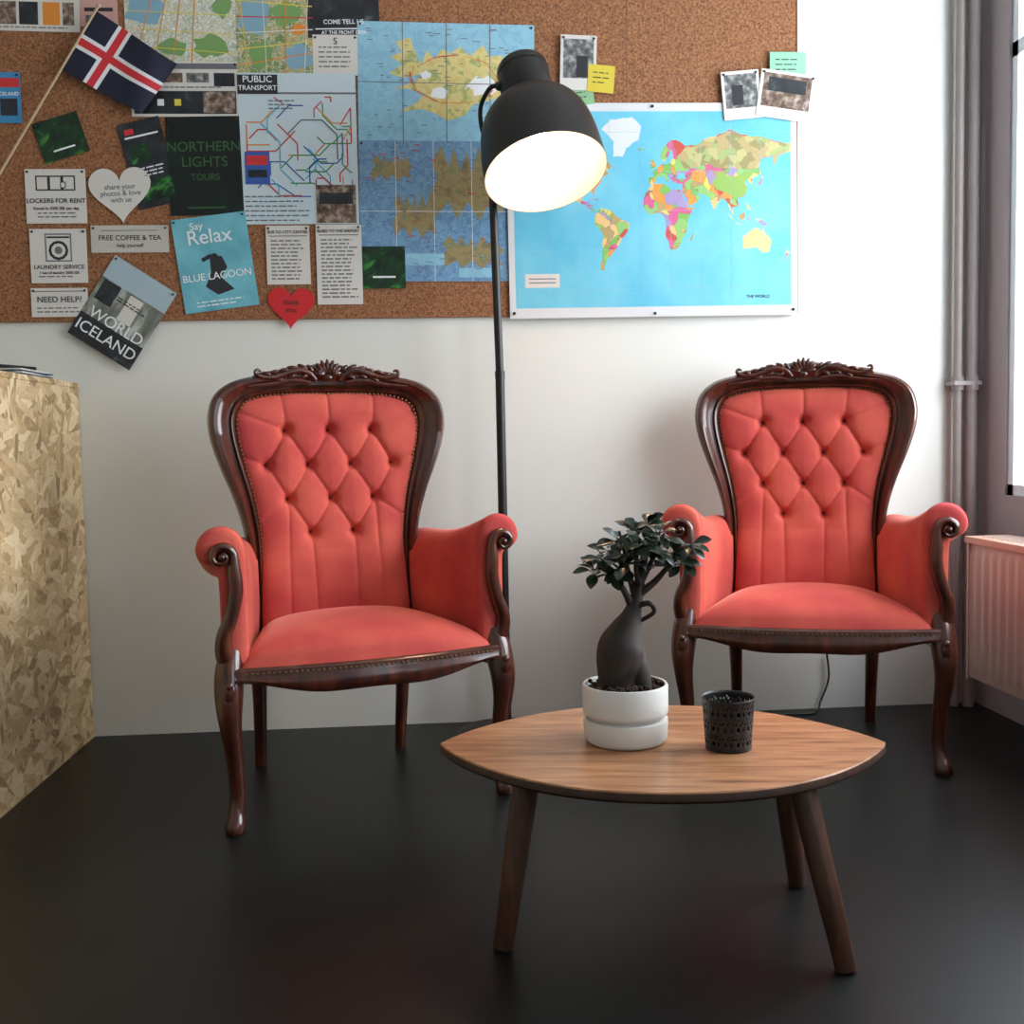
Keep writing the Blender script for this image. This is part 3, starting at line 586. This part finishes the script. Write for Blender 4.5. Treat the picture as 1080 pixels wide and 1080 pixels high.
        for k in range(30):
            t = k/29; A = math.pi-t*math.pi*2.5; rr = .025*(1-t)+.006*t
            pts.append((cx+rr*math.cos(A), y0-.004*t, cz+rr*math.sin(A), .014, .0105*(1-t)+.004*t))
        cp = catmull(pts[:7], 4)+pts[7:]
        b.tube([(sg*q[0],)+tuple(q[1:]) for q in cp], 0, 12)
        b.ball((sg*cx, y0-.008, cz), (.009, .012, .009), 0)
    parts.append(b.obj("legs_and_arm_posts", [m_mahog]))
    # arms
    for sg, nm in ((-1, "arm_left"), (1, "arm_right")):
        b = MB(); rings = []
        N = 18
        ends = [(1.0, .985, 0), (1.0, .955, -.007), (1.0, .90, -.013), (1.0, .80, -.017), (1.0, .6, -.019)]
        for s, q, oy in [(k/N, 1, 0) for k in range(N+1)]+ends:
            y = .125+(-.208-.125)*s+oy; xi = .186+(.262-.186)*s**.8; zt = .597+.052*s-.018*math.sin(s*math.pi)
            sec = [(0, .335), (-.004, .42), (-.003, zt-.085), (.0, zt-.045), (.010, zt-.018), (.030, zt-.003), (.053, zt+.001), (.076, zt-.006), (.094, zt-.024), (.101, zt-.048), (.095, zt-.068), (.080, zt-.080), (.064, zt-.088), (.056, zt-.115), (.055, .42), (.056, .335)]
            cx_, cz_ = .050, zt-.05
            if q != 1:
                sec = [(cx_+(dx-cx_)*q, z if z < .5 else cz_+(z-cz_)*q) for dx, z in sec]
            sec = catmull(sec, 3)
            rings.append([Vector((sg*(xi+dx), y, z)) for dx, z in sec])
        b.loft(rings, 0)
        parts.append(b.obj(nm, [m_velvet], ang=70))
    # nails
    b = MB()
    def nail(v, n=None): b.ball(v, (.0034, .003, .0034), 0, None, 6, 4)
    def walk(pts, st):
        acc = 0; last = pts[0]
        for q in pts[1:]:
            d = (q-last).length
            while acc+d >= st:
                t = (st-acc)/d; last = last.lerp(q, t); nail(last); d = (q-last).length; acc = 0
            acc += d; last = q
    walk([Vector((ix*.985, by(ix, iz)-.014, iz-.002 if iz > .93 else iz)) for ox, oz, ix, iz in full], .0105)
    walk([Vector((x, yf(x)-.011, .3385)) for x in [(-.285+.57*k/60) for k in range(61)]], .0115)
    parts.append(b.obj("brass_nails", [m_brass]))
    return parts
parts = build_chair()
c1 = empty("armchair", (-.220, -.498, 0), R(17.5))
c2 = empty("armchair.001", (.974, -.322, 0), R(-17))
for o in parts:
    o.parent = c1
    d = bpy.data.objects.new(o.name, o.data); sc.collection.objects.link(d); d.parent = c2
# ------------------------------------------------------------------ coffee table
TH = .29; tb = empty("coffee_table", (.378, -1.268, 0), R(-7.5))
def leafring(sc_, z):
    o = []
    for k in range(120):
        t = 2*math.pi*k/120; u = math.cos(t); uu = abs(u)**.9*(1 if u > 0 else -1)
        y = .262*(max(0, 1-abs(uu)**2.3))**.84*(1 if math.sin(t) >= 0 else -1)
        L = math.hypot(uu*.384, y); f = (L-sc_)/L
        o.append(Vector((uu*.384*f, y*f, z)))
    return o
b = MB(); b.loft([leafring(.0015, TH), leafring(0, TH-.002), leafring(0, TH-.014)], 0, caps=False); b.add(leafring(.0015, TH), [tuple(range(120))], 0)
b.loft([leafring(0.0005, TH-.002), leafring(0, TH-.003), leafring(-.0006, TH-.014), leafring(.004, TH-.019), leafring(.03, TH-.026)], 1, caps=False); b.add(leafring(.03, TH-.026), [tuple(range(120))], 1)
b.obj("top", [m_table, m_tedge], tb, ang=30)
inv = Matrix.Rotation(R(7.5), 4, 'Z')@Matrix.Translation((-.378, 1.268, 0))
b = MB()
for (fx, fy, tx, ty) in [(.608, -1.528, .565, -1.448), (.090, -1.397, .138, -1.36), (.640, -1.215, .60, -1.24)]:
    f0 = inv@Vector((fx, fy, 0)); f1 = inv@Vector((tx, ty, TH-.020))
    b.tube([(*f0, .0145), (*(f0.lerp(f1, .01)), .0165), (*(f0.lerp(f1, .5)), .0195), (*f1, .0215)], 0, 24)
b.obj("legs", [m_tleg], tb)
b = MB(); b.box(-.22, .25, -.02, .02, TH-.036, TH-.024); b.obj("underframe", [m_tedge], tb, smooth=False)
# ------------------------------------------------------------------ potted bonsai
PX, PY = .322, -1.245; pl = empty("potted_bonsai", (PX, PY, TH)); S = .00163
b = MB()
b.lathe([(.0001, 0), (.064, 0), (.069, .003), (.0725, .009), (.074, .036), (.0735, .041), (.070, .0425), (.064, .042), (.062, .038)], 0, 56)
b.lathe([(.062, .036), (.063, .0475), (.069, .0475), (.0735, .051), (.0745, .056), (.0745, .099), (.073, .102), (.0695, .102), (.069, .096), (.068, .088)], 0, 56)
b.obj("pot", [m_white], pl, ang=50)
b = MB()
def soil(u, v):
    rr = .0695*u; A = v*2*math.pi
    return (rr*math.cos(A), rr*math.sin(A), .092+.008*(1-u*u)+.0025*math.sin(A*7+u*20)*u*(1-u)*4)
b.grid(soil, 12, 40, 0)
for k in range(110):
    A = random.uniform(0, 6.28); rr = .064*math.sqrt(random.random()); b.ball((rr*math.cos(A), rr*math.sin(A), .101), random.uniform(.002, .0055), 0, None, 6, 4)
b.obj("soil", [m_soil], pl)
def L(px, py): return ((px-657)*S, .82-(py-458)*S-TH)
b = MB()
def br(pts, n=14):
    b.tube([(x, y, z, rr) for x, y, z, rr in catmull([(L(px, py)[0], dy, L(px, py)[1], rr) for px, py, dy, rr in pts], 5)], 0, n)
br([(652, 738, 0, .034), (650, 716, 0, .036), (652, 698, 0, .042), (654, 680, 0, .041), (659, 664, 0, .030), (665, 648, 0, .018), (670, 632, 0, .012), (675, 610, .003, .009), (680, 586, .005, .007), (684, 556, .005, .003)], 20)
br([(676, 734, -.008, .016), (670, 712, -.008, .022), (664, 692, -.006, .024), (662, 672, -.004, .018), (666, 652, 0, .010)])
br([(640, 735, -.02, .008), (643, 712, -.018, .014), (650, 690, -.012, .016), (655, 670, -.006, .012)])
br([(630, 737, -.01, .006), (640, 722, -.008, .012), (648, 708, 0, .016)]); br([(690, 737, .01, .005), (680, 722, .006, .010), (668, 708, 0, .014)])
br([(667, 642, 0, .008), (657, 622, -.01, .0055), (645, 604, -.015, .004), (628, 594, -.02, .0022)], 8)
br([(672, 626, 0, .008), (690, 612, -.004, .006), (706, 594, -.008, .004), (728, 574, -.01, .002)], 8)
br([(670, 630, 0, .007), (664, 604, .012, .005), (660, 580, .02, .003), (655, 558, .02, .002)], 8)
br([(676, 612, 0, .006), (692, 586, .015, .004), (704, 562, .02, .002)], 8); br([(674, 618, 0, .006), (668, 592, -.02, .004), (672, 564, -.03, .002)], 8)
br([(664, 640, 0, .005), (682, 634, -.014, .005), (688, 644, -.01, .004), (676, 654, .004, .004)], 8)
b.obj("trunk", [m_bark], pl, ang=80)
b = MB()
def leaf(c, d, ln, wd):
    d = d.normalized(); up = Vector((random.uniform(-.4, .4), random.uniform(-.9, .1), 1)); side = d.cross(up).normalized(); nrm = side.cross(d)
    prof = [(0, .06), (.12, .30), (.3, .72), (.5, 1), (.7, .92), (.87, .55), (1, .03)]
    rg = []
    for t, w_ in prof:
        ctr_ = c+d*ln*t-nrm*ln*.18*t*t
        rg.append([ctr_-side*wd*w_+nrm*wd*w_*.3, ctr_, ctr_+side*wd*w_+nrm*wd*w_*.3])
    b.loft(rg, 0, caps=False, closed=False)
    b.tube([(*(c-d*.012), .0009), (*c, .0009)], 0, 5, (0, .3, 1))
cl = [(624, 597, -.02, 11), (636, 586, -.015, 11), (646, 602, -.015, 9), (654, 568, .015, 11), (667, 556, -.02, 12), (682, 552, .005, 13), (697, 562, .02, 11), (710, 582, -.01, 12), (726, 574, -.01, 13), (700, 592, -.01, 9), (664, 584, -.01, 11), (682, 580, .02, 11), (645, 580, .02, 9), (676, 570, -.035, 10), (690, 576, -.03, 10), (655, 592, -.03, 9), (718, 592, -.02, 7)]
for (px, py, dy, n) in cl:
    x, z = L(px, py); c0 = Vector((x, dy, z))
    for k in range(n):
        A = 2*math.pi*k/n+random.uniform(-.4, .4); el = random.uniform(-.7, .8)
        d = Vector((math.cos(A)*math.cos(el), math.sin(A)*math.cos(el), math.sin(el)))
        leaf(c0+d*.008, d, random.uniform(.026, .038), random.uniform(.0078, .0112))
b.obj("leaves", [m_leaf], pl, ang=80, recalc=False)
# ------------------------------------------------------------------ candle holder
ch = empty("candle_holder", (.486, -1.313, TH)); b = MB()
nU, nV = 96, 24
def cw(i, j):
    v = j/nV; rr = .0385+.0055*v; A = 2*math.pi*i/nU; return Vector((rr*math.cos(A), rr*math.sin(A), .088*v))
for i in range(nU):
    for j in range(nV):
        ii = i % 8; jj = (j-2) % 7
        if 2 <= j <= nV-3 and ((ii in (1, 2) and jj in (1, 2)) or (ii == 5 and jj in (1, 2)) or (ii in (0, 3) and jj == 4) or (ii == 6 and jj == 4) or (ii == 4 and jj == 5)): continue
        b.add([cw(i, j), cw(i+1, j), cw(i+1, j+1), cw(i, j+1)], [(0, 1, 2, 3)], 0)
o = b.obj("lace_shell", [m_black], ch, recalc=False)
bm = bmesh.new(); bm.from_mesh(o.data); bmesh.ops.remove_doubles(bm, verts=bm.verts, dist=.00005); bm.to_mesh(o.data); bm.free()
sd = o.modifiers.new("thick", 'SOLIDIFY'); sd.thickness = .0012
b = MB(); b.lathe([(.0001, 0), (.0385, 0), (.039, .003), (.037, .003), (.0001, .003)], 0, 36); b.lathe([(.0435, .086), (.0448, .0875), (.0442, .089), (.0428, .088)], 0, 48)
b.lathe([(.0001, .004), (.034, .004), (.034, .018), (.0001, .018)], 1, 30)
b.lathe([(.035, .004), (.037, .07), (.036, .07), (.034, .006)], 2, 36)
b.obj("base_and_candle", [m_black, flat("wax", (90, 80, 72)), flat("smoked_glass", (22, 18, 18), .1)], ch)
# ------------------------------------------------------------------ floor lamp
fl = empty("floor_lamp", (0, 0, 0)); LX, LY = .182, -.165
b = MB(); b.lathe([(.0001, 0), (.138, 0), (.14, .004), (.14, .012), (.134, .017), (.02, .020), (.016, .03), (.012, .034), (.0001, .034)], 0, 56, Matrix.Translation((LX, LY, 0)))
b.tube([(LX, LY, .02, .0125), (LX, LY, 1.0, .0125)], 0, 20, (1, 0, 0)); b.tube([(LX, LY, .99, .0110), (LX-.012, LY, 1.66, .0110)], 0, 20, (1, 0, 0)); b.tube([(LX, LY, .985, .0135), (LX, LY, 1.005, .0135)], 0, 20, (1, 0, 0))
ax = Vector((.13, -.40, -.90)).normalized(); rim = Vector((.300, -.32, 1.492)); top = rim-ax*.348
zq = ax.to_track_quat('Z', 'Y').to_matrix().to_4x4(); LM = Matrix.Translation(top)@zq
prof = [(.0001, 0), (.052, 0), (.062, .004), (.068, .013), (.069, .05), (.069, .103), (.066, .108), (.066, .113), (.074, .121), (.096, .135), (.117, .156), (.134, .183), (.145, .215), (.152, .255), (.156, .298), (.158, .348)]
prin = [(.1585, .3485), (.156, .3485), (.153, .293), (.149, .255), (.141, .215), (.130, .183), (.113, .156), (.092, .135), (.068, .121), (.055, .109), (.0001, .107)]
pts = catmull(prof[9:], 4)
b.lathe(prof[:9]+pts, 0, 64, LM)
b.lathe([(.0685, .028), (.0695, .028), (.0695, .031), (.0685, .031)], 0, 64, LM)
br0 = LM@Vector((0, 0, .06)); lft = Vector((-1, 0, 0)); lft = (lft-ax*lft.dot(ax)).normalized()
hA = br0+lft*.070
b.ball(hA, (.012, .012, .012), 0)
arc = [tuple(hA)+(.006,), (hA.x-.024, hA.y, hA.z-.005, .006), (LX-.036, LY-.005, hA.z-.04, .006), (LX-.036, LY-.003, hA.z-.09, .006), (LX-.024, LY, 1.62, .006), (LX-.012, LY, 1.60, .007)]
b.tube(catmull(arc, 6), 0, 12, (0, 1, 0))
b.tube([(LX-.012, LY, 1.635, .013), (LX-.012, LY, 1.675, .013)], 0, 16, (1, 0, 0)); b.tube([(LX-.012, LY, 1.655, .008), tuple(LM@Vector((0, 0, .10)))+(.008,)], 0, 12, (1, 0, 0))
b.obj("stand_and_shade", [m_black], fl, ang=50)
b = MB(); b.lathe(prin, 0, 64, LM); b.obj("shade_lining", [m_shadein], fl, ang=60)
b = MB(); b.lathe([(.0001, .110), (.02, .110), (.02, .145), (.0001, .145)], 0, 20, LM); b.obj("socket", [m_shadein], fl)
b = MB(); b.ball(LM@Vector((0, 0, .185)), .040, 0, None, 24, 16); b.obj("bulb", [m_bulb], fl)
b = MB(); pc = [wp(872, 690, .012), wp(874, 715, .012), wp(866, 738, .02)]
pts = [(*q, .003) for q in pc]+[(pc[2].x-.03, -.05, .004, .003), (pc[2].x-.12, -.07, .004, .003), (.35, -.04, .004, .003), (.30, -.10, .006, .003)]
b.tube(catmull(pts, 6), 0, 8, (0, 1, .3)); b.obj("power_cable", [m_black], fl)
sc.view_settings.view_transform = 'Standard'
sc.view_settings.exposure = -0.06
